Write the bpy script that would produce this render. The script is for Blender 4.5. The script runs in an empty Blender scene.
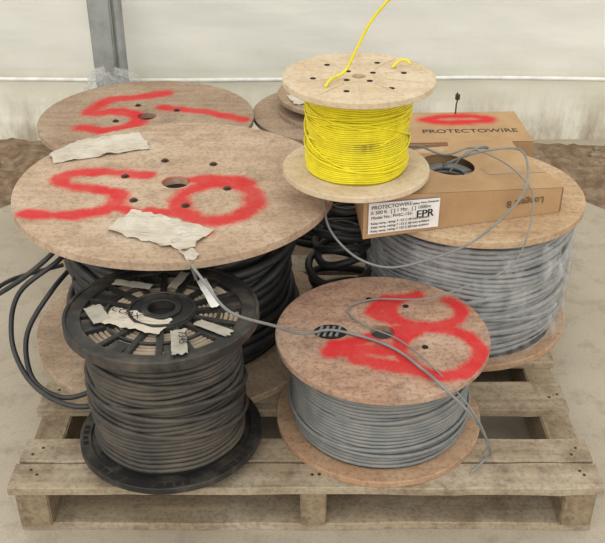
import bpy, bmesh, math, random
from mathutils import Vector, Matrix, noise
random.seed(4)
scn=bpy.context.scene
try:
    scn.view_settings.view_transform='Standard'
except Exception: pass

def S(r,g,b):
    f=lambda c:(c/255/12.92) if c/255<=0.04045 else ((c/255+0.055)/1.055)**2.4
    return (f(r),f(g),f(b),1)

# ---------------------------------------------------------------- materials
def newmat(name):
    m=bpy.data.materials.new(name); m.use_nodes=True
    nt=m.node_tree; nt.nodes.clear()
    out=nt.nodes.new('ShaderNodeOutputMaterial'); b=nt.nodes.new('ShaderNodeBsdfPrincipled')
    nt.links.new(b.outputs[0],out.inputs[0])
    return m,nt,b,out
def N(nt,t,**kw):
    n=nt.nodes.new(t)
    for k,v in kw.items():
        if k in n.inputs.keys(): n.inputs[k].default_value=v
        else: setattr(n,k,v)
    return n
def coords(nt,scale=(1,1,1),rot=(0,0,0)):
    tc=N(nt,'ShaderNodeTexCoord'); mp=N(nt,'ShaderNodeMapping')
    mp.inputs['Scale'].default_value=scale; mp.inputs['Rotation'].default_value=rot
    nt.links.new(tc.outputs['Object'],mp.inputs['Vector']); return mp.outputs[0]
def noi(nt,vec,scale,detail=6,rough=.6):
    n=N(nt,'ShaderNodeTexNoise'); n.inputs['Scale'].default_value=scale
    n.inputs['Detail'].default_value=detail; n.inputs['Roughness'].default_value=rough
    nt.links.new(vec,n.inputs['Vector']); return n.outputs[0]
def ramp(nt,fac,stops):
    r=N(nt,'ShaderNodeValToRGB'); e=r.color_ramp.elements
    while len(e)<len(stops): e.new(.5)
    for i,(p,c) in enumerate(stops):
        e[i].position=p; e[i].color=c if len(c)==4 else (*c,1)
    nt.links.new(fac,r.inputs[0]); return r.outputs[0]
def mix(nt,fac,a,b,mode='MIX'):
    m=N(nt,'ShaderNodeMix'); m.data_type='RGBA'; m.blend_type=mode
    for sock,v in ((m.inputs[0],fac),(m.inputs[6],a),(m.inputs[7],b)):
        if isinstance(v,bpy.types.NodeSocket): nt.links.new(v,sock)
        else: sock.default_value=v
    return m.outputs[2]
def bump(nt,b,h,st=.3,dist=.003):
    n=N(nt,'ShaderNodeBump'); n.inputs['Strength'].default_value=st; n.inputs['Distance'].default_value=dist
    nt.links.new(h,n.inputs['Height']); nt.links.new(n.outputs[0],b.inputs['Normal'])
def mth(nt,op,a,b):
    n=N(nt,'ShaderNodeMath'); n.operation=op
    for i,v in enumerate((a,b)):
        if isinstance(v,bpy.types.NodeSocket): nt.links.new(v,n.inputs[i])
        else: n.inputs[i].default_value=v
    return n.outputs[0]
W=(1,1,1,1); K=(0,0,0,1)

def wood(name,c1,c2,c3,grain=(3,40,40),rot=0,paint=False,rough=.85,speck=.5,stain=None,slo=.55):
    m,nt,b,o=newmat(name)
    v=coords(nt,grain,(0,0,rot)); v2=coords(nt)
    g=noi(nt,v,1.6,8,.65); bl=noi(nt,v2,5,6,.6); sp=noi(nt,v2,110,4,.7); b2=noi(nt,v2,13,7,.7)
    col=mix(nt,ramp(nt,g,[(.35,K),(.68,W)]),c1,c2)
    col=mix(nt,ramp(nt,bl,[(.45,K),(.75,W)]),col,c3)
    if stain: col=mix(nt,ramp(nt,b2,[(slo,K),(slo+.22,W)]),col,stain)
    s=ramp(nt,sp,[(.36,(speck,speck,speck,1)),(.52,W)])
    col=mix(nt,.6,col,s,'MULTIPLY')
    if paint:
        a=N(nt,'ShaderNodeAttribute'); a.attribute_name='paint'; af=a.outputs['Fac']
        ns=noi(nt,v2,190,3,.75)
        x=mth(nt,'ADD',mth(nt,'MULTIPLY',ns,.9),mth(nt,'SUBTRACT',af,.45))
        f=ramp(nt,x,[(.08,K),(.80,(.96,.96,.96,1))])
        f=mth(nt,'MULTIPLY',f,mth(nt,'GREATER_THAN',af,.015))
        f=mth(nt,'MULTIPLY',f,mth(nt,'ADD',mth(nt,'MULTIPLY',ramp(nt,b2,[(.3,K),(.6,W)]),.18),.82))
        red=mix(nt,bl,S(188,12,24),S(206,32,38))
        col=mix(nt,f,col,red)
    nt.links.new(col,b.inputs['Base Color']); b.inputs['Roughness'].default_value=rough
    bump(nt,b,g,.25,.002)
    return m
def plain(name,c,rough=.6,c2=None,sc=20,metal=0,bs=0,lo=.4,hi=.7):
    m,nt,b,o=newmat(name); b.inputs['Roughness'].default_value=rough; b.inputs['Metallic'].default_value=metal
    v=coords(nt); n=noi(nt,v,sc,6,.65)
    col=mix(nt,ramp(nt,n,[(lo,K),(hi,W)]),c,c2 or tuple(list(x*.75 for x in c[:3])+[1]))
    nt.links.new(col,b.inputs['Base Color'])
    if bs: bump(nt,b,n,bs,.004)
    return m

M_fC=wood('big_flange_wood',S(192,166,138),S(170,144,118),S(204,182,158),(2,30,30),.3,True,stain=S(152,128,104),slo=.5)
M_fA=wood('osb_flange_wood',S(186,150,124),S(152,118,96),S(194,170,148),(8,26,26),.9,True,speck=.35,stain=S(132,102,84),slo=.5)
M_fF=wood('back_flange_wood',S(168,144,118),S(144,120,98),S(180,160,136),(2,30,30),.1,True,stain=S(128,108,88))
M_fD=wood('plywood_flange',S(196,166,128),S(172,140,106),S(204,182,150),(2,26,26),0,False,stain=S(158,130,100))
M_fE=wood('pale_flange_wood',S(212,192,160),S(194,172,138),S(220,204,178),(2,14,14),.4,False,speck=.7,stain=S(178,156,126))
M_fAb=wood('base_flange_wood',S(186,150,118),S(162,126,96),S(196,168,138),(2,26,26),0,False)
M_pal=wood('pallet_wood',S(172,155,128),S(134,117,94),S(186,173,150),(1.2,26,26),0,False,speck=.5,stain=S(116,100,80),slo=.5)
M_palS=wood('pallet_stringer_wood',S(154,136,108),S(120,102,80),S(168,152,126),(22,1.2,22),0,False,speck=.5,stain=S(104,88,70))
M_gray=plain('gray_cable',S(118,121,119),.5,S(142,139,133),25)
M_gray2=plain('gray_cable_light',S(130,132,133),.45,S(156,153,147),18)
M_blk=plain('black_cable',S(34,36,38),.5,S(68,64,60),10)
M_dust=plain('dusty_black_cable',S(52,49,45),.6,S(94,86,74),9)
M_yel=plain('yellow_wire',S(232,218,22),.45,S(210,194,10),30)
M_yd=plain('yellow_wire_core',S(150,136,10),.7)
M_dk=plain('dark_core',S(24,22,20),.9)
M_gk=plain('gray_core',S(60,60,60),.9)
M_plb=plain('dusty_black_plastic',S(30,30,29),.5,S(96,88,76),13,lo=.46,hi=.8)
M_bolt=plain('rusty_steel',S(92,74,58),.5,S(60,46,36),60,.6)
M_hole=plain('hole_dark',S(26,20,16),.95)
M_steel=plain('galvanised_steel',S(158,160,156),.5,S(128,130,128),14,.1)
M_tape=plain('duct_tape',S(168,163,150),.45,S(142,135,120),30)
M_ink=plain('ink_black',S(28,28,30),.7)
M_label=plain('label_paper',S(232,230,224),.7,S(214,210,200),15)

def cardboard(name,paint=False):
    m,nt,b,o=newmat(name); v=coords(nt); n=noi(nt,v,9,6,.6); n2=noi(nt,coords(nt,(60,4,60)),2,3)
    col=mix(nt,ramp(nt,n,[(.35,K),(.7,W)]),S(186,152,110),S(168,132,92)); col=mix(nt,.12,col,n2,'MULTIPLY')
    if paint:
        a=N(nt,'ShaderNodeAttribute'); a.attribute_name='paint'
        col=mix(nt,a.outputs['Fac'],col,S(200,30,36))
    nt.links.new(col,b.inputs['Base Color']); b.inputs['Roughness'].default_value=.8; bump(nt,b,n,.2); return m
M_card=cardboard('cardboard'); M_cardP=cardboard('cardboard_painted',True)
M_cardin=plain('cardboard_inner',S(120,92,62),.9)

def papermat():
    m,nt,b,o=newmat('printed_paper'); v=coords(nt); n=noi(nt,v,14,5)
    ln=noi(nt,coords(nt,(30,260,1)),1,2,.5)
    col=mix(nt,ramp(nt,n,[(.4,K),(.7,W)]),S(206,198,182),S(182,168,146))
    col=mix(nt,ramp(nt,ln,[(.34,(.55,.55,.55,1)),(.40,K)]),col,S(120,112,106))
    nt.links.new(col,b.inputs['Base Color']); b.inputs['Roughness'].default_value=.8; return m
M_paper=papermat()
def filmmat(name='clear_stretch_film',lo=.03,hi=.55):
    m,nt,b,o=newmat(name)
    t=N(nt,'ShaderNodeBsdfTransparent'); mx=N(nt,'ShaderNodeMixShader')
    b.inputs['Base Color'].default_value=S(215,215,212); b.inputs['Roughness'].default_value=.2
    n=noi(nt,coords(nt,(16,16,9)),1.1,7,.72); f=ramp(nt,n,[(.46,(lo,)*3),(.74,(hi,)*3)])
    nt.links.new(f,mx.inputs[0]); nt.links.new(t.outputs[0],mx.inputs[1]); nt.links.new(b.outputs[0],mx.inputs[2])
    nt.links.new(mx.outputs[0],o.inputs[0]); bump(nt,b,n,.8,.01); return m
M_film=filmmat(); M_film2=filmmat('crumpled_poly_film',.15,.75)
def wallmat(name,c1,c2,stain,zmax):
    m,nt,b,o=newmat(name); tr=N(nt,'ShaderNodeBsdfTranslucent'); mx=N(nt,'ShaderNodeMixShader')
    v=coords(nt,(1.2,1.2,5)); n=noi(nt,v,1.5,6,.6); vs=noi(nt,coords(nt,(6,6,1.6)),1.2,7,.7)
    col=mix(nt,ramp(nt,n,[(.35,K),(.7,W)]),c1,c2)
    tc=N(nt,'ShaderNodeTexCoord'); sx=N(nt,'ShaderNodeSeparateXYZ'); nt.links.new(tc.outputs['Object'],sx.inputs[0])
    mr=N(nt,'ShaderNodeMapRange'); mr.inputs[1].default_value=0; mr.inputs[2].default_value=zmax; mr.inputs[3].default_value=1.; mr.inputs[4].default_value=0
    nt.links.new(sx.outputs[2],mr.inputs[0])
    ml=mth(nt,'MULTIPLY',mr.outputs[0],ramp(nt,vs,[(.40,K),(.66,W)]))
    col=mix(nt,ml,col,stain)
    nt.links.new(col,b.inputs['Base Color']); nt.links.new(col,tr.inputs[0]); b.inputs['Roughness'].default_value=.35
    mx.inputs[0].default_value=.4
    nt.links.new(b.outputs[0],mx.inputs[1]); nt.links.new(tr.outputs[0],mx.inputs[2]); nt.links.new(mx.outputs[0],o.inputs[0])
    bump(nt,b,n,.4,.02); return m
M_w1=wallmat('greenhouse_film_upper',S(242,240,230),S(228,228,218),S(226,220,204),.5)
M_w2=wallmat('greenhouse_film_lower',S(250,248,232),S(236,232,212),S(140,112,80),.24)
def concmat():
    m,nt,b,o=newmat('dusty_concrete'); v=coords(nt); a=noi(nt,v,1.7,8,.6); c=noi(nt,v,14,8,.7); d=noi(nt,v,180,2)
    col=mix(nt,ramp(nt,a,[(.35,K),(.65,W)]),S(168,156,136),S(184,173,154))
    col=mix(nt,ramp(nt,c,[(.5,K),(.8,W)]),col,S(146,133,114))
    col=mix(nt,.3,col,ramp(nt,d,[(.3,(.5,.5,.5,1)),(.5,W)]),'MULTIPLY')
    nt.links.new(col,b.inputs['Base Color']); b.inputs['Roughness'].default_value=.9; bump(nt,b,c,.2); return m
M_conc=concmat()
M_dirt=plain('brown_soil',S(108,86,64),.95,S(150,130,104),22,bs=.8)

# ---------------------------------------------------------------- helpers
def root(name,loc=(0,0,0),rz=0,rx=0):
    e=bpy.data.objects.new(name,None); e.empty_display_size=.1; e.location=loc; e.rotation_euler=(rx,0,rz)
    scn.collection.objects.link(e); return e
def mesh(name,verts,faces,mat,parent=None,smooth=True,loc=(0,0,0),rot=(0,0,0)):
    me=bpy.data.meshes.new(name); me.from_pydata(verts,[],faces)
    bm=bmesh.new(); bm.from_mesh(me); bmesh.ops.recalc_face_normals(bm,faces=bm.faces); bm.to_mesh(me); bm.free()
    if smooth:
        me.polygons.foreach_set('use_smooth',[True]*len(me.polygons)); me.set_sharp_from_angle(angle=math.radians(32))
    me.materials.append(mat); ob=bpy.data.objects.new(name,me); scn.collection.objects.link(ob)
    ob.location=loc; ob.rotation_euler=rot; ob.parent=parent; return ob
def lathe(prof,seg,closed=True,jit=None):
    v=[];f=[];n=len(prof)
    for j in range(seg):
        a=2*math.pi*j/seg; k=1+(jit(a) if jit else 0)
        for r,z in prof: v.append((r*k*math.cos(a),r*k*math.sin(a),z))
    for j in range(seg):
        j2=(j+1)%seg
        for i in range(n if closed else n-1):
            i2=(i+1)%n; f.append((j*n+i,j*n+i2,j2*n+i2,j2*n+i))
    return v,f
def segd(p,a,b):
    ax,ay=a;bx,by=b; dx=bx-ax;dy=by-ay; L=dx*dx+dy*dy or 1e-9
    t=max(0,min(1,((p[0]-ax)*dx+(p[1]-ay)*dy)/L)); return math.hypot(p[0]-ax-t*dx,p[1]-ay-t*dy)
def smooth_path(pts,n=6):
    out=[]; P=[pts[0]]+list(pts)+[pts[-1]]
    for i in range(1,len(P)-2):
        for k in range(n):
            t=k/n; p0,p1,p2,p3=[Vector(q) for q in P[i-1:i+3]]
            out.append(.5*((2*p1)+(p2-p0)*t+(2*p0-5*p1+4*p2-p3)*t*t+(3*p1-p0-3*p2+p3)*t**3))
    out.append(Vector(P[-1])); return out
def ell(cx,cy,rx,ry,n=14,a0=0,a1=360):
    return [(cx+rx*math.cos(math.radians(a0+(a1-a0)*i/n)),cy+ry*math.sin(math.radians(a0+(a1-a0)*i/n))) for i in range(n+1)]
def paint_attr(ob,strokes,w,ztop):
    me=ob.data; at=me.attributes.new('paint','FLOAT','POINT'); vals=[0]*len(me.vertices)
    segs=[]
    for s in strokes:
        wd=w
        if isinstance(s,tuple): wd,s=s
        q=[(p[0],p[1]) for p in smooth_path([(a,b,0) for a,b in s],3)]
        segs+= [(q[i],q[i+1],wd) for i in range(len(q)-1)]
    for v in me.vertices:
        if v.co.z<ztop-.0015: continue
        p=(v.co.x,v.co.y); best=9
        for a,b,wd in segs:
            d=segd(p,a,b)/wd
            if d<best: best=d
        n=noise.noise(v.co*22)*.45+noise.noise(v.co*60)*.2
        x=max(0,min(1,(1.9-best+n)/1.7)); vals[v.index]=x*x*(3-2*x)
    at.data.foreach_set('value',vals)
def flange(name,par,r,rin,z0,th,mat,strokes=None,w=.02,wob=.003,seed=0):
    z1=z0+th; b=.0015; nr=int((r-rin)/.0035) if strokes else 4
    prof=[(rin,z0),(rin,z1)]+[(rin+(r-b-rin)*i/nr,z1) for i in range(1,nr+1)]+[(r,z1-b),(r,z0+b),(r-b,z0)]
    jit=lambda a: noise.noise(Vector((math.cos(a)*2.5,math.sin(a)*2.5,seed)))*wob+noise.noise(Vector((math.cos(a)*14,math.sin(a)*14,seed)))*wob*.4
    v,f=lathe(prof,260 if strokes else 128,True,jit)
    ob=mesh(name,v,f,mat,par)
    if strokes: paint_attr(ob,[( (s[0],[(a*r,c*r) for a,c in s[1]]) if isinstance(s,tuple) else [(a*r,c*r) for a,c in s]) for s in strokes],w,z1)
    return ob
def cyl(name,par,r,z0,z1,mat,loc=(0,0),seg=48,rin=None):
    if rin is None:
        v,f=lathe([(.0001,z0),(r,z0),(r,z1),(.0001,z1)],seg,False)
    else: v,f=lathe([(rin,z0),(r,z0),(r,z1),(rin,z1)],seg,True)
    return mesh(name,v,f,mat,par,loc=(loc[0],loc[1],0))
def curve(name,paths,rad,mat,par=None,res=2,cyclic=False):
    cu=bpy.data.curves.new(name,'CURVE'); cu.dimensions='3D'; cu.bevel_depth=rad; cu.bevel_resolution=res; cu.use_fill_caps=True
    for p in paths:
        s=cu.splines.new('POLY'); s.points.add(len(p)-1)
        for i,q in enumerate(p): s.points[i].co=(q[0],q[1],q[2],1)
        s.use_cyclic_u=cyclic
    cu.materials.append(mat); ob=bpy.data.objects.new(name,cu); scn.collection.objects.link(ob); ob.parent=par; return ob
def winding(name,par,r,z0,z1,wr,mat,core,jr=.3,jz=.2,cross=0,bulge=0,seed=0,ppt=44,pitch=2.02,coremat=None):
    rnd=random.Random(seed); z0+=wr; z1-=wr; turns=int((z1-z0)/(wr*pitch)); pts=[]; n=turns*ppt
    off=[rnd.uniform(-1,1)*jr*wr for _ in range(turns+3)]
    for i in range(n+1):
        t=i/ppt; k=int(t); fr=t-k; a=2*math.pi*t; h=t/turns
        rr=r+off[k]*(1-fr)+off[k+1]*fr+bulge*math.sin(math.pi*h)+noise.noise(Vector((math.cos(a)*1.5,math.sin(a)*1.5,h*7+seed)))*wr*jr*1.5
        z=z0+(z1-z0)*h+noise.noise(Vector((math.cos(a)*1.3,math.sin(a)*1.3,h*5+seed+9)))*wr*jz*4
        z=min(max(z,z0-wr*.2),z1+wr*.2)
        pts.append((rr*math.cos(a),rr*math.sin(a),z))
    paths=[pts]
    for c in range(cross):
        zc=rnd.uniform(z0+.02,z1-.02); am=rnd.uniform(.2,1)*min(zc-z0,z1-zc)*.8; ph=rnd.uniform(0,6.28); p=[]
        m=rnd.choice([1,1,2]); span=rnd.uniform(.5,1.4)
        for i in range(int(60*span)):
            a=2*math.pi*i/60+ph
            lift=min(1,i/6,(60*span-1-i)/6)
            rr=r+bulge*.7+wr*(2.0*lift-.2)
            p.append((rr*math.cos(a),rr*math.sin(a),zc+am*math.sin(m*(a-ph)*.7)))
        paths.append(p)
    curve(name,paths,wr,mat,par)
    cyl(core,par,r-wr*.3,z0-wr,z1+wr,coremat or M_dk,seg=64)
def boxmesh(name,par,x0,x1,y0,y1,z0,z1,mat,bev=.002,rot=0):
    me=bpy.data.meshes.new(name); bm=bmesh.new(); bmesh.ops.create_cube(bm,size=1)
    for v in bm.verts: v.co=Vector((v.co.x*(x1-x0),v.co.y*(y1-y0),v.co.z*(z1-z0)))
    if bev: bmesh.ops.bevel(bm,geom=bm.edges[:],offset=bev,segments=2,affect='EDGES')
    bm.to_mesh(me); bm.free(); me.materials.append(mat); ob=bpy.data.objects.new(name,me); scn.collection.objects.link(ob)
    ob.location=((x0+x1)/2,(y0+y1)/2,(z0+z1)/2); ob.rotation_euler=(0,0,rot); ob.parent=par; return ob
def sheet(name,par,w,d,loc,rz,mat,amp=.004,seed=0,droop=None,nx=24,ny=14,torn=.08):
    v=[];f=[]; c,s=math.cos(rz),math.sin(rz)
    for j in range(ny+1):
        for i in range(nx+1):
            x=(i/nx-.5)*w; y=(j/ny-.5)*d
            e=noise.noise(Vector((i*.5,j*.5,seed)))
            if j in(0,ny): y*=1+torn*e*2
            if i in(0,nx): x*=1+torn*e
            z=abs(noise.noise(Vector((x*22,y*22,seed+3))))*amp*2+.001
            wx=loc[0]+x*c-y*s; wy=loc[1]+x*s+y*c; wz=loc[2]+z
            if droop: wx,wy,wz=droop(wx,wy,wz)
            v.append((wx,wy,wz))
    for j in range(ny):
        for i in range(nx):
            a=j*(nx+1)+i; f.append((a,a+1,a+nx+2,a+nx+1))
    return mesh(name,v,f,mat,par)
def bolts(par,pts,z,r=.006,h=.005):
    for x,y in pts:
        cyl('washer',par,r*1.7,z,z+.0015,M_bolt,(x,y),16); cyl('bolt_head',par,r,z+.0015,z+h,M_bolt,(x,y),6)
def holes(par,pts,z,r):
    for x,y in pts: cyl('bore_hole',par,r,z-.002,z+.0006,M_hole,(x,y),24)
def text(name,par,body,size,loc,rot,mat):
    cu=bpy.data.curves.new(name,'FONT'); cu.body=body; cu.size=size; cu.extrude=.0002; cu.materials.append(mat)
    ob=bpy.data.objects.new(name,cu); scn.collection.objects.link(ob); ob.parent=par; ob.location=loc; ob.rotation_euler=rot; return ob

PZ=.14
# ---------------------------------------------------------------- ground / wall
v=[(-7,-3,0),(7,-3,0),(7,7,0),(-7,7,0)]
mesh('floor',v,[(0,1,2,3)],M_conc,smooth=False)
soil=root('soil_bank')
v=[];f=[];nx,ny=320,36
def y0s(x): return 2.80+.24*max(0,min(1,(1.15-abs(x))/.2))+.03*noise.noise(Vector((x*3,7,0)))
for j in range(ny+1):
    for i in range(nx+1):
        x=-4+8*i/nx; ys0=y0s(x); y=ys0+(3.40-ys0)*j/ny; p=Vector((x*2,y*2,0)); e=min(1,(y-ys0)/.2)
        z=.016+.03*noise.noise(p)+.02*noise.noise(p*4)+.014*noise.noise(p*11)
        v.append((x,y,.001+max(.0,(z+.02))*e))
for j in range(ny):
    for i in range(nx):
        a=j*(nx+1)+i; f.append((a,a+1,a+nx+2,a+nx+1))
mesh('soil_strip',v,f,M_dirt,soil)
v=[];f=[]
for k in range(420):
    x=random.uniform(-3,3); y=random.uniform(y0s(x)-.03,3.36); r=random.uniform(.005,.018)*(1.5 if random.random()<.1 else 1)
    bm=bmesh.new(); bmesh.ops.create_icosphere(bm,subdivisions=1,radius=r); o=len(v); zb=.03 if y>y0s(x)+.05 else .005
    for q in bm.verts: v.append((x+q.co.x*random.uniform(.8,1.3),y+q.co.y*random.uniform(.8,1.3),zb+q.co.z*.7))
    for q in bm.faces: f.append(tuple(o+w.index for w in q.verts))
    bm.free()
mesh('loose_stones',v,f,plain('stone',S(150,136,116),.9,S(104,88,70),30),soil,smooth=False)
def film(name,z0,z1,y,mat,bul,par,seed,nz=30):
    v=[];f=[];nx=260
    for j in range(nz+1):
        for i in range(nx+1):
            x=-4.5+9*i/nx; t=j/nz; z=z0+(z1-z0)*t
            yy=y-bul*math.sin(math.pi*min(1,t))-.02*noise.noise(Vector((x*1.1,z*3,seed)))-.014*noise.noise(Vector((x*4+z*6,z*9,seed)))
            zz=z+.012*noise.noise(Vector((x*.8,seed,0)))*(1-t)
            v.append((x,yy,zz))
    for j in range(nz):
        for i in range(nx):
            a=j*(nx+1)+i; f.append((a,a+1,a+nx+2,a+nx+1))
    return mesh(name,v,f,mat,par)
wl=root('wall_back')
film('lower_sheet',-.0,.34,3.52,M_w2,.01,wl,2)
film('upper_sheet',.285,2.6,3.47,M_w1,.05,wl,5,60)
hp=[(-4.5+9*i/120,3.455-.02*noise.noise(Vector(((-4.5+9*i/120)*1.1,.8,5))),.283+.012*noise.noise(Vector(((-4.5+9*i/120)*.8,5,0)))) for i in range(121)]
curve('hem_rope',[hp],.009,plain('hem_film',S(236,236,228),.4),wl)
po=root('steel_post',(-.735,3.33,0))
boxmesh('post_body',po,-.05,.035,-.03,.03,0.06,2.6,M_steel,.006)
boxmesh('post_foot',po,-.09,.09,-.06,.06,0.05,.06,M_steel,.002)
cyl('side_pipe',po,.017,0.06,2.6,M_steel,(.057,-.01),24)
# crumpled poly film bundled at the foot of the post
v=[];f=[];ns,nr_=72,24
for j in range(nr_+1):
    t=j/nr_
    for i in range(ns):
        a=2*math.pi*i/ns; r=(.14-.085*t)*(1+.35*noise.noise(Vector((math.cos(a)*2.2,math.sin(a)*2.2,t*3)))+.15*noise.noise(Vector((math.cos(a)*7,math.sin(a)*7,t*9))))
        if j==nr_: r*=.4
        v.append((r*1.25*math.cos(a),r*.6*math.sin(a),.34*t*(1+.15*noise.noise(Vector((math.cos(a)*2,math.sin(a)*2,9))))))
for j in range(nr_):
    for i in range(ns):
        i2=(i+1)%ns; f.append((j*ns+i,j*ns+i2,(j+1)*ns+i2,(j+1)*ns+i))
mesh('bundled_plastic_sheet',v,f,M_film2,None,True,(-.70,3.18,.07))

# ---------------------------------------------------------------- pallet
pal=root('wooden_pallet',(0,0,0))
def board(n,x0,x1,y0,y1,z0,z1,m):
    nx=40; v=[];f=[]; sd=random.uniform(0,99)
    for i in range(nx+1):
        x=x0+(x1-x0)*i/nx
        e0=.004*noise.noise(Vector((x*7,sd,0)))-.002*(noise.noise(Vector((x*40,sd,5)))>.35); e1=.004*noise.noise(Vector((x*7,sd+9,0)))
        zt=z1
        for (yy,zz) in ((y0+e0,z0),(y0+e0,zt-.002),(y0+e0+.002,zt),(y1+e1-.002,zt),(y1+e1,zt-.002),(y1+e1,z0)): v.append((x,yy,zz))
    for i in range(nx):
        for k in range(6):
            k2=(k+1)%6; f.append((i*6+k,i*6+k2,(i+1)*6+k2,(i+1)*6+k))
    f.append(tuple(range(6))); f.append(tuple(nx*6+k for k in range(6)))
    return mesh(n,v,f,m,pal)
ys=[(1.352,1.425),(1.432,1.503),(1.60,1.705),(1.78,1.885),(1.95,2.05),(2.10,2.195),(2.215,2.31)]
for i,(a,b) in enumerate(ys):
    board('deck_board_%d'%(i+1),-.602+random.uniform(-.006,.008),.618+random.uniform(-.010,.008),a,b,PZ-.019,PZ,M_pal)
    for sx in (-.575,-.56,.015,.03,.575,.59): cyl('nail_head',pal,.0035,PZ,PZ+.0006,M_bolt,(sx+random.uniform(-.006,.006),(a+b)/2+random.uniform(-.02,.02)),12)
for i,(a,b) in enumerate([(-.598,-.53),(-.005,.05),(.545,.612)]):
    boxmesh('stringer_%d'%(i+1),pal,a,b,1.362,2.30,.02,PZ-.019,M_palS,.003)
for i,(a,b) in enumerate([(1.37,1.47),(1.80,1.90),(2.20,2.30)]):
    board('bottom_board_%d'%(i+1),-.60,.615,a,b,.001,.02,M_pal)
board('wood_shim',-.34,-.23,1.36,1.43,PZ,.158,M_pal)

# ---------------------------------------------------------------- C big black cable reel
C=root('wooden_cable_reel',(-.302,1.95,PZ))
sC=[[(-.20,.10),(-.45,.15),(-.69,.12),(-.71,-.02),(-.51,-.10),(-.33,-.17),(-.34,-.35),(-.54,-.45),(-.82,-.43)],
    (.022,ell(.28,-.27,.23,.25)),(.020,[(-.02,.02),(.3,.05),(.46,-.02)]),
    (.018,[(-.28,-.36),(-.06,-.50),(.1,-.62),(.24,-.66)]),(.016,[(-.1,-.38),(.12,-.46)])]
flange('top_flange',C,.38,.033,.387,.02,M_fC,sC,.021,seed=1)
flange('bottom_flange',C,.38,.033,0,.02,M_fC,None,seed=2)
cyl('hub_bore',C,.0335,.02,.386,M_hole,rin=.031)
winding('black_cable_winding',C,.266,.02,.387,.0105,M_blk,'winding_core',.5,.35,6,seed=3)
bolts(C,[(.13*math.cos(a),.13*math.sin(a)) for a in (.9,1.9,2.9,4.0,5.0,6.0)],.407,.006)
def droopC(x,y,z):
    r=math.hypot(x,y)
    if r>.377:
        k=.377/r; z-= (r-.377)*.9; x*=k+.01;y*=k+.01
    return x,y,z
sheet('torn_paper_label',C,.245,.12,(-.225,.205,.408),.40,M_paper,.005,1,droopC)
sheet('torn_paper_tag',C,.21,.11,(-.005,-.245,.408),-.45,M_paper,.009,2,droopC)
sheet('torn_paper_strip',C,.09,.03,(.06,-.33,.409),-1.1,M_paper,.009,21,droopC)

# ---------------------------------------------------------------- A front right gray
A=root('wooden_cable_reel',(.170,1.58,PZ))
sA=[ell(.44,.36,.34,.28,12,100,400),ell(.50,-.30,.36,.36,14,120,430),(.020,[(.62,.05),(.3,.08),(.12,.0)]),
    (.020,[(.10,-.30),(-.2,-.28),(-.48,-.30)]),(.016,[(.0,-.05),(-.25,-.15),(-.45,-.2)]),(.02,[(-.25,-.42),(.05,-.52),(.3,-.6)]),(.018,[(.10,.55),(-.05,.35),(.12,.2)])]
flange('top_flange',A,.228,.026,.215,.015,M_fA,sA,.0165,seed=5)
flange('bottom_flange',A,.228,.026,0,.015,M_fAb,None,seed=6)
cyl('hub_bore',A,.0262,.015,.214,M_hole,rin=.024)
winding('gray_cable_winding',A,.190,.015,.215,.0042,M_gray,'winding_core',.4,.25,3,seed=8,coremat=M_gk)
holes(A,[(.085,-.055),(-.02,.13),(.06,.10)],.23,.007)
vv,ff=lathe([(.0001,0),(.036,0)],32,False)
ob=mesh('exit_slot',[(x,y*.75,z) for x,y,z in vv],ff,M_hole,A,loc=(-.11,-.0,.2306))
curve('slot_cable',[[(-.138+.013*i,-.017,.2308),(-.128+.013*i,.018,.2308)] for i in range(4)],.0034,M_gray,A)

# ---------------------------------------------------------------- B black plastic reel
B=root('plastic_cable_reel',(-.282,1.492,.167),rx=math.radians(-2.5))
R=.194
def pring(name,r0,r1,z0,z1): 
    v,f=lathe([(r0,z0),(r0,z1-.001),(r0+.001,z1),(r1-.001,z1),(r1,z1-.001),(r1,z0)],128,True); return mesh(name,v,f,M_plb,B)
zt=.296
pring('top_rim',.160,R,zt,zt+.012); pring('top_lip',.188,R+.001,zt-.004,zt+.016)
pring('top_mid_ring',.112,.118,zt,zt+.010); pring('top_hub_plate',.034,.070,zt,zt+.014); pring('hub_collar',.028,.040,zt-.02,zt+.020); pring('hub_ring',.062,.068,zt,zt+.018)
for i in range(16):
    a=2*math.pi*i/16+.1; o=boxmesh('spoke',B,.066,.162,-.0065,.0065,zt,zt+.011,M_plb,.001)
    o.location=(.114*math.cos(a),.114*math.sin(a),zt+.0055); o.rotation_euler=(0,0,a)
for i in range(0,16,2):
    a=2*math.pi*(i+.5)/16+.1; o=boxmesh('web_plate',B,.122,.16,-.018,.018,zt,zt+.008,M_plb,.001)
    o.location=(.141*math.cos(a),.141*math.sin(a),zt+.003); o.rotation_euler=(0,0,a)
pring('bottom_plate',.028,.172,0,.010); pring('bottom_rim',.170,R,0,.014)
for i in range(64):
    a=2*math.pi*i/64
    if i%8<4:
        o=boxmesh('rim_slot',B,-.0055,.0055,-.006,.006,.012,.0146,M_hole,0); o.location=(.182*math.cos(a),.182*math.sin(a),.0133); o.rotation_euler=(0,0,a)
winding('dusty_cable_winding',B,.153,.010,zt-.001,.0052,M_dust,'winding_core',.7,.35,6,seed=12)
mesh('cable_layers_top',*lathe([(.08,zt-.001),(.15,zt-.001)],64,False),M_dust,B)
curve('inner_cable_rings',[[(rr*math.cos(2*math.pi*i/60),rr*math.sin(2*math.pi*i/60),zt-.001) for i in range(60)] for rr in (.078,.088,.098,.108,.118,.129,.140,.150)],.005,plain('pale_dusty_cable',S(166,151,128),.8,S(124,110,92),12),B,cyclic=True)
cyl('hub_inside',B,.029,.01,zt,M_hole,rin=.027)
sheet('paper_tag',B,.130,.060,(-.045,-.045,zt+.013),-.35,M_paper,.004,4)
sheet('paper_strip',B,.022,.12,(.088,.062,zt+.016),.35,M_label,.003,5,nx=6,ny=24)
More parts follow.
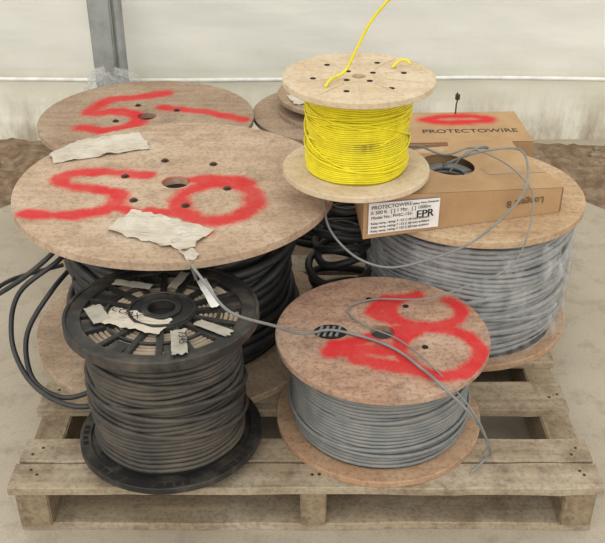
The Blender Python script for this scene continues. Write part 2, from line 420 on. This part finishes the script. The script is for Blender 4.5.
sheet('tape_piece',B,.03,.085,(.05,-.125,zt+.017),.15,M_tape,.002,6,nx=8)
sheet('tape_piece',B,.085,.024,(-.075,.10,zt+.014),-.25,M_tape,.002,7,ny=6)
sheet('tape_piece',B,.035,.07,(-.125,-.02,zt+.0135),.5,M_tape,.002,8,nx=8)
sheet('tape_piece',B,.024,.08,(.11,-.07,zt+.0135),1.0,M_tape,.002,9,nx=8)
sheet('tape_piece',B,.022,.07,(.02,.12,zt+.0135),-.3,M_tape,.002,10,nx=8)
text('marker_writing',B,'COAX',.024,(-.10,-.015,zt+.0225),(0,0,-.5),M_ink)
text('marker_writing',B,'7345',.022,(.045,-.095,zt+.022),(0,0,-1.4),M_ink)

# ---------------------------------------------------------------- D right gray with film
D=root('wooden_cable_reel',(.42,2.01,PZ))
flange('top_flange',D,.27,.03,.342,.018,M_fD,None,seed=9)
flange('bottom_flange',D,.27,.03,0,.018,M_fAb,None,seed=10)
winding('gray_cable_winding',D,.240,.018,.342,.0062,M_gray2,'winding_core',.8,.5,9,seed=15,coremat=M_gk)
v=[];f=[];na,nz=90,26
for j in range(nz+1):
    for i in range(na+1):
        a=math.radians(-165+185*i/na); z=.03+.30*j/nz
        r=.262+.012*noise.noise(Vector((a*5,z*9,1)))+.006*noise.noise(Vector((a*16,z*30,2)))
        zz=z+(.03*noise.noise(Vector((a*3,0,4))) if j in(0,nz) else 0)
        v.append((r*math.cos(a),r*math.sin(a),min(zz,.338)))
for j in range(nz):
    for i in range(na):
        a=j*(na+1)+i; f.append((a,a+1,a+na+2,a+na+1))
mesh('stretch_film_wrap',v,f,M_film,D)
v=[];f=[];na,nz=26,30
for j in range(nz+1):
    for i in range(na+1):
        t=j/nz; a=math.radians(-78+30*i/na+10*noise.noise(Vector((t*3,i*.1,7)))*(1 if i in (0,na) else .4)); z=.325-.27*t
        r=.272+.022*noise.noise(Vector((a*9,z*12,11)))+.012*noise.noise(Vector((a*24,z*34,12)))
        v.append((r*math.cos(a),r*math.sin(a),z))
for j in range(nz):
    for i in range(na):
        a=j*(na+1)+i; f.append((a,a+1,a+na+2,a+na+1))
mesh('stretch_film_tail',v,f,M_film,D)

# ---------------------------------------------------------------- F, G, J back reels
F=root('wooden_cable_reel',(-.485,2.655,0))
sF=[[(.1,.62),(-.15,.52),(-.42,.42),(-.55,.08),(-.25,.12),(-.05,-.08),(-.2,-.33),(-.55,-.3)],(.02,[(.12,.22),(.5,.12),(.9,-.08)])]
flange('top_flange',F,.333,.03,.422,.018,M_fF,sF,.026,seed=20); flange('bottom_flange',F,.333,.03,0,.018,M_fF,seed=21)
winding('black_cable_winding',F,.27,.018,.422,.012,M_blk,'winding_core',seed=22)
bolts(F,[(.1*math.cos(a),.1*math.sin(a)) for a in (.5,2,3.6,5.2)],.44)
G=root('wooden_cable_reel',(.09,2.745,0))
flange('top_flange',G,.25,.03,.405,.016,M_fF,None,seed=30); flange('bottom_flange',G,.25,.03,0,.016,M_fF,seed=31)
winding('black_cable_winding',G,.19,.016,.405,.010,M_blk,'winding_core',seed=32)
G2=root('wooden_cable_reel',(.12,2.76,.421))
flange('bottom_flange',G2,.2,.025,0,.014,M_fF,seed=33); flange('top_flange',G2,.2,.025,.045,.014,M_fF,seed=34)
cyl('drum',G2,.13,.014,.045,M_dk)
sheet('torn_paper_label',G2,.12,.09,(-.10,-.06,.060),.3,M_paper,.005,11)
J=root('wooden_cable_reel',(.45,2.50,0))
flange('top_flange',J,.18,.025,.364,.016,M_fF,None,seed=40); flange('bottom_flange',J,.18,.025,0,.016,M_fF,seed=41)
winding('gray_cable_winding',J,.14,.016,.364,.007,M_gray,'winding_core',seed=42,coremat=M_gk)
H=root('cardboard_box',(.455,2.415,.381),.04)
boxmesh('carton_body',H,-.18,.18,-.115,.115,0,.119,M_card,.003)
v=[];f=[];nx,ny=110,70
for j in range(ny+1):
    for i in range(nx+1): v.append((-.178+.356*i/nx,-.113+.226*j/ny,.1205))
for j in range(ny):
    for i in range(nx):
        a=j*(nx+1)+i; f.append((a,a+1,a+nx+2,a+nx+1))
lid=mesh('carton_lid',v,f,M_cardP,H,smooth=False)
paint_attr(lid,[[(-.10,.055),(-.05,.078),(.03,.08),(.09,.055),(.03,.035),(-.05,.035),(-.10,.055)]],.018,.12)
text('printing',H,'PROTECTOWIRE',.036,(-.12,-.045,.121),(0,0,0),M_ink)
curve('wire_tail',[[(-.0,.10,.12),(.0,.10,.15),(.004,.10,.17),(.0,.102,.185)]],.0022,M_bolt,H)
cyl('wire_tail_knob',H,.007,.165,.18,M_bolt,(.002,.10),12)

# ---------------------------------------------------------------- open carton on D
bx=root('open_cardboard_carton',(.134,1.752,.501),.277)
L,Dp=.490,.225; hl,hr=.106,.062; XB=.05
hz=lambda x: hl+(hr-hl)*x/L
def wallq(name,p,q,mat=M_card,th=.004):
    (x0,y0),(x1,y1)=p,q; dx,dy=x1-x0,y1-y0; l=math.hypot(dx,dy); nx,ny=-dy/l*th,dx/l*th
    vs=[];n=14
    for i in range(n+1):
        t=i/n; x=x0+dx*t;y=y0+dy*t
        for (ox,oy,z) in ((0,0,0),(nx,ny,0),(nx,ny,hz(x)),(0,0,hz(x))): vs.append((x+ox,y+oy,z))
    fs=[]
    for i in range(n):
        for k in range(4):
            k2=(k+1)%4; fs.append((i*4+k,i*4+k2,(i+1)*4+k2,(i+1)*4+k))
    fs+=[(0,1,2,3),(n*4,n*4+1,n*4+2,n*4+3)]
    return mesh(name,vs,fs,mat,bx,smooth=False)
wallq('front_panel',(0,0),(L,0)); wallq('side_panel',(L,0),(L,Dp)); wallq('back_panel',(L,Dp),(XB,Dp)); wallq('side_panel',(XB,Dp),(0,0))
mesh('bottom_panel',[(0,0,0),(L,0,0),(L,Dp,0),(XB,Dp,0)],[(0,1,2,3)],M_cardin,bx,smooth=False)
cx,cy,rr=.265,.150,.062; vs=[];fs=[];n=64
corners=[(0,0),(L,0),(L,Dp),(XB,Dp)]
for i in range(n):
    a=2*math.pi*i/n; c,s=math.cos(a),math.sin(a)
    vs.append((cx+rr*c,cy+rr*s,hz(cx+rr*c)+.001))
    best=9
    for k in range(4):
        (ax,ay),(bx_,by_)=corners[k],corners[(k+1)%4]; ex,ey=bx_-ax,by_-ay; den=c*ey-s*ex
        if abs(den)<1e-9: continue
        t=((ax-cx)*ey-(ay-cy)*ex)/den; u=((ax-cx)*s-(ay-cy)*c)/den
        if t>0 and -1e-6<=u<=1+1e-6: best=min(best,t)
    vs.append((cx+best*c,cy+best*s,hz(cx+best*c)+.001))
for (X,Y) in corners:
    k=min(range(n),key=lambda i:(vs[2*i+1][0]-X)**2+(vs[2*i+1][1]-Y)**2); vs[2*k+1]=(X,Y,hz(X)+.001)
for i in range(n):
    j=(i+1)%n; fs.append((2*i,2*i+1,2*j+1,2*j))
mesh('top_panel',vs,fs,M_card,bx,smooth=False)
curve('coil_inside',[[((cx+(.045+.008*k)*math.cos(.15*i)),cy+(.045+.008*k)*math.sin(.15*i),.02+.012*m) for i in range(42)] for k in range(3) for m in range(4)],.005,M_gray,bx)
mesh('open_flap',[(.30,Dp,hz(.3)),(L,Dp,hr),(L-.01,Dp+.03,hr+.02),(.31,Dp+.035,hr+.03)],[(0,1,2,3)],M_card,bx,smooth=False)
mesh('packing_tape',[(.335,.085,hz(.335)+.0018),(L,.085,hr+.0018),(L,.125,hr+.0018),(.335,.125,hz(.335)+.0018)],[(0,1,2,3)],plain('packing_tape_tan',S(170,134,92),.3),bx,smooth=False)
mesh('printed_label',[(.010,-.0035,.012),(.178,-.0035,.008),(.178,-.0035,.082),(.010,-.0035,.090)],[(0,1,2,3)],M_label,bx,smooth=False)
r90=(math.pi/2,0,0)
text('label_title',bx,'PROTECTOWIRE',.0125,(.016,-.0042,.072),r90,M_ink)
text('label_subtitle',bx,'Safety First Detector',.0075,(.112,-.0042,.072),r90,M_ink)
text('label_line',bx,'X 500 ft.  [ ] 1 Mtr.  [ ] 1000m',.0115,(.014,-.0042,.060),r90,M_ink)
text('label_line',bx,'Model No.: PHSC-155-',.0105,(.016,-.0042,.048),r90,M_ink)
for q in range(3): text('label_code',bx,'EPR',.026,(.122+.0006*q,-.0042-.0001*q,.038),r90,M_ink)
for i in range(3): text('label_line',bx,'Relay temp. rating: F 155 C 68 max ambient',.0078,(.016,-.0042,.035-.0095*i),r90,M_ink)
mesh('label_bar',[(.010,-.0040,.0885),(.178,-.0040,.0808),(.178,-.0040,.082),(.010,-.0040,.090)],[(0,1,2,3)],plain('label_blue',S(60,70,120)),bx,smooth=False)
text('carton_marking',bx,'Longest 8',.024,(.44,-.0042,.048),(math.pi/2,math.pi,0),plain('faded_ink',S(90,66,46)))

# ---------------------------------------------------------------- E yellow
E=root('yellow_wire_spool',(.121,1.868,.614))
flange('top_flange',E,.165,.016,.208,.014,M_fE,None,seed=50); flange('bottom_flange',E,.165,.016,0,.014,M_fE,None,seed=51)
cyl('hub_bore',E,.0162,.014,.207,M_hole,rin=.015)
winding('yellow_wire_winding',E,.112,.014,.208,.0024,M_yel,'winding_core',.7,.35,7,seed=52,ppt=40,coremat=M_yd)
v,f=lathe([(.05,.222),(.052,.2245),(.056,.2245),(.058,.222)],96,True); mesh('raised_ring',v,f,M_fE,E)
v,f=lathe([(.148,.222),(.150,.2235),(.158,.2235),(.160,.222)],96,True); mesh('rim_ring',v,f,M_fE,E)
holes(E,[(.038*math.cos(a),.038*math.sin(a)) for a in(.6,2.2,3.9,5.3)]+[(.1*math.cos(a),.1*math.sin(a)) for a in(.2,1.1,2.3,3.3,4.4,5.4)],.222,.0065)
for i in range(10):
    a=2*math.pi*i/10+.3; o=boxmesh('rib',E,-.043,.043,-.0012,.0012,.222,.2238,M_fE,0); o.location=(.103*math.cos(a),.103*math.sin(a),.2229); o.rotation_euler=(0,0,a)
yw=[(.047-.121,1.793-1.868,.224),(.06-.121,1.82-1.868,.232),(.09-.121,-.015,.238),(.118-.121,.002,.289),(.140-.121,.002,.335),(.168-.121,-.004,.375),(.20-.121,-.015,.41),(.27-.121,-.01,.50)]
curve('loose_wire',[smooth_path(yw,10)],.0030,M_yel,E,3)
curve('loose_wire_end',[smooth_path([(.075,.05,.224),(.09,.06,.235),(.105,.06,.238),(.115,.05,.232)],6)],.0028,M_yel,E,3)

# ---------------------------------------------------------------- loose cables
w1=[(-.222,1.60,.49),(-.222,1.552,.55),(-.19,1.49,.55),(-.138,1.431,.52),(-.055,1.486,.45),(.0,1.53,.40),(.058,1.576,.378),(.125,1.555,.376),(.191,1.51,.376),(.24,1.44,.377),(.275,1.385,.374),(.344,1.372,.30),(.387,1.40,.2),(.385,1.41,.17),(.35,1.39,.147)]
curve('loose_gray_wire',[smooth_path(w1,8)],.0030,M_gray,None,3)
w2=[(.33,1.975,.57),(.36,1.96,.60),(.438,1.949,.63),(.50,1.93,.64),(.512,1.88,.625),(.49,1.79,.61),(.448,1.724,.59),(.363,1.70,.52),(.256,1.69,.4785),(.18,1.70,.46),(.11,1.73,.475),(.057,1.78,.522),(.05,1.86,.58)]
w3=[(.34,2.0,.57),(.37,1.95,.61),(.42,1.98,.625),(.45,2.03,.60),(.40,2.03,.60),(.34,1.99,.60),(.27,2.02,.61),(.2,2.08,.55)]
w4=[(.35,1.96,.57),(.40,1.99,.61),(.46,1.97,.60),(.50,1.90,.59),(.515,1.80,.57),(.47,1.71,.47),(.37,1.69,.42),(.27,1.68,.39),(.16,1.70,.376),(.10,1.66,.376),(.13,1.60,.376),(.20,1.545,.376),(.26,1.45,.377),(.33,1.375,.33),(.37,1.37,.25),(.372,1.40,.19)]
curve('loose_gray_wire',[smooth_path(w2,8),smooth_path(w3,8)],.0027,M_gray,None,3)
curve('loose_gray_wire',[smooth_path(w4,8)],.0018,M_gray,None,3)
b1=[(-.55,2.0,.45),(-.58,1.86,.42),(-.66,1.82,.36),(-.76,1.83,.29),(-.82,1.93,.22),(-.80,2.1,.18),(-.68,2.2,.17)]
b2=[(-.54,1.98,.43),(-.57,1.85,.40),(-.67,1.80,.33),(-.69,1.75,.24),(-.65,1.68,.185),(-.58,1.61,.172),(-.50,1.572,.172),(-.44,1.60,.172),(-.40,1.69,.175)]
b3=[(-.55,1.93,.35),(-.60,1.83,.32),(-.655,1.76,.24),(-.63,1.67,.18),(-.55,1.605,.173),(-.47,1.61,.190),(-.40,1.70,.19)]
curve('loose_black_cable',[smooth_path(q,8) for q in (b1,b2,b3)],.0062,M_blk,None,3)
k=[]
for i in range(9):
    rr=.06+.008*(i%4); k.append([(.10+rr*math.cos(.16*j),2.02+rr*math.sin(.16*j),PZ+.012+.04*i+.01*math.sin(.3*j+i)) for j in range(40)])
curve('black_cable_coil',k,.010,M_blk,None,3)

# ---------------------------------------------------------------- light, world, camera
w=bpy.data.worlds.new('overcast'); scn.world=w; w.use_nodes=True
bg=w.node_tree.nodes['Background']; bg.inputs[0].default_value=(1,.99,.965,1); bg.inputs[1].default_value=1.10
sl=bpy.data.lights.new('soft_sun','SUN'); sl.energy=1.2; sl.angle=math.radians(75); sl.color=(1,.98,.94)
so=bpy.data.objects.new('soft_sun',sl); so.rotation_euler=(math.radians(42),math.radians(-15),0); scn.collection.objects.link(so); so.location=(0,0,4)
cam=bpy.data.cameras.new('camera'); co=bpy.data.objects.new('camera',cam); scn.collection.objects.link(co)
cam.sensor_width=36; cam.lens=900/605*36; cam.clip_start=.05
co.location=(0,0,1.47); co.rotation_euler=(math.radians(59),0,0); scn.camera=co
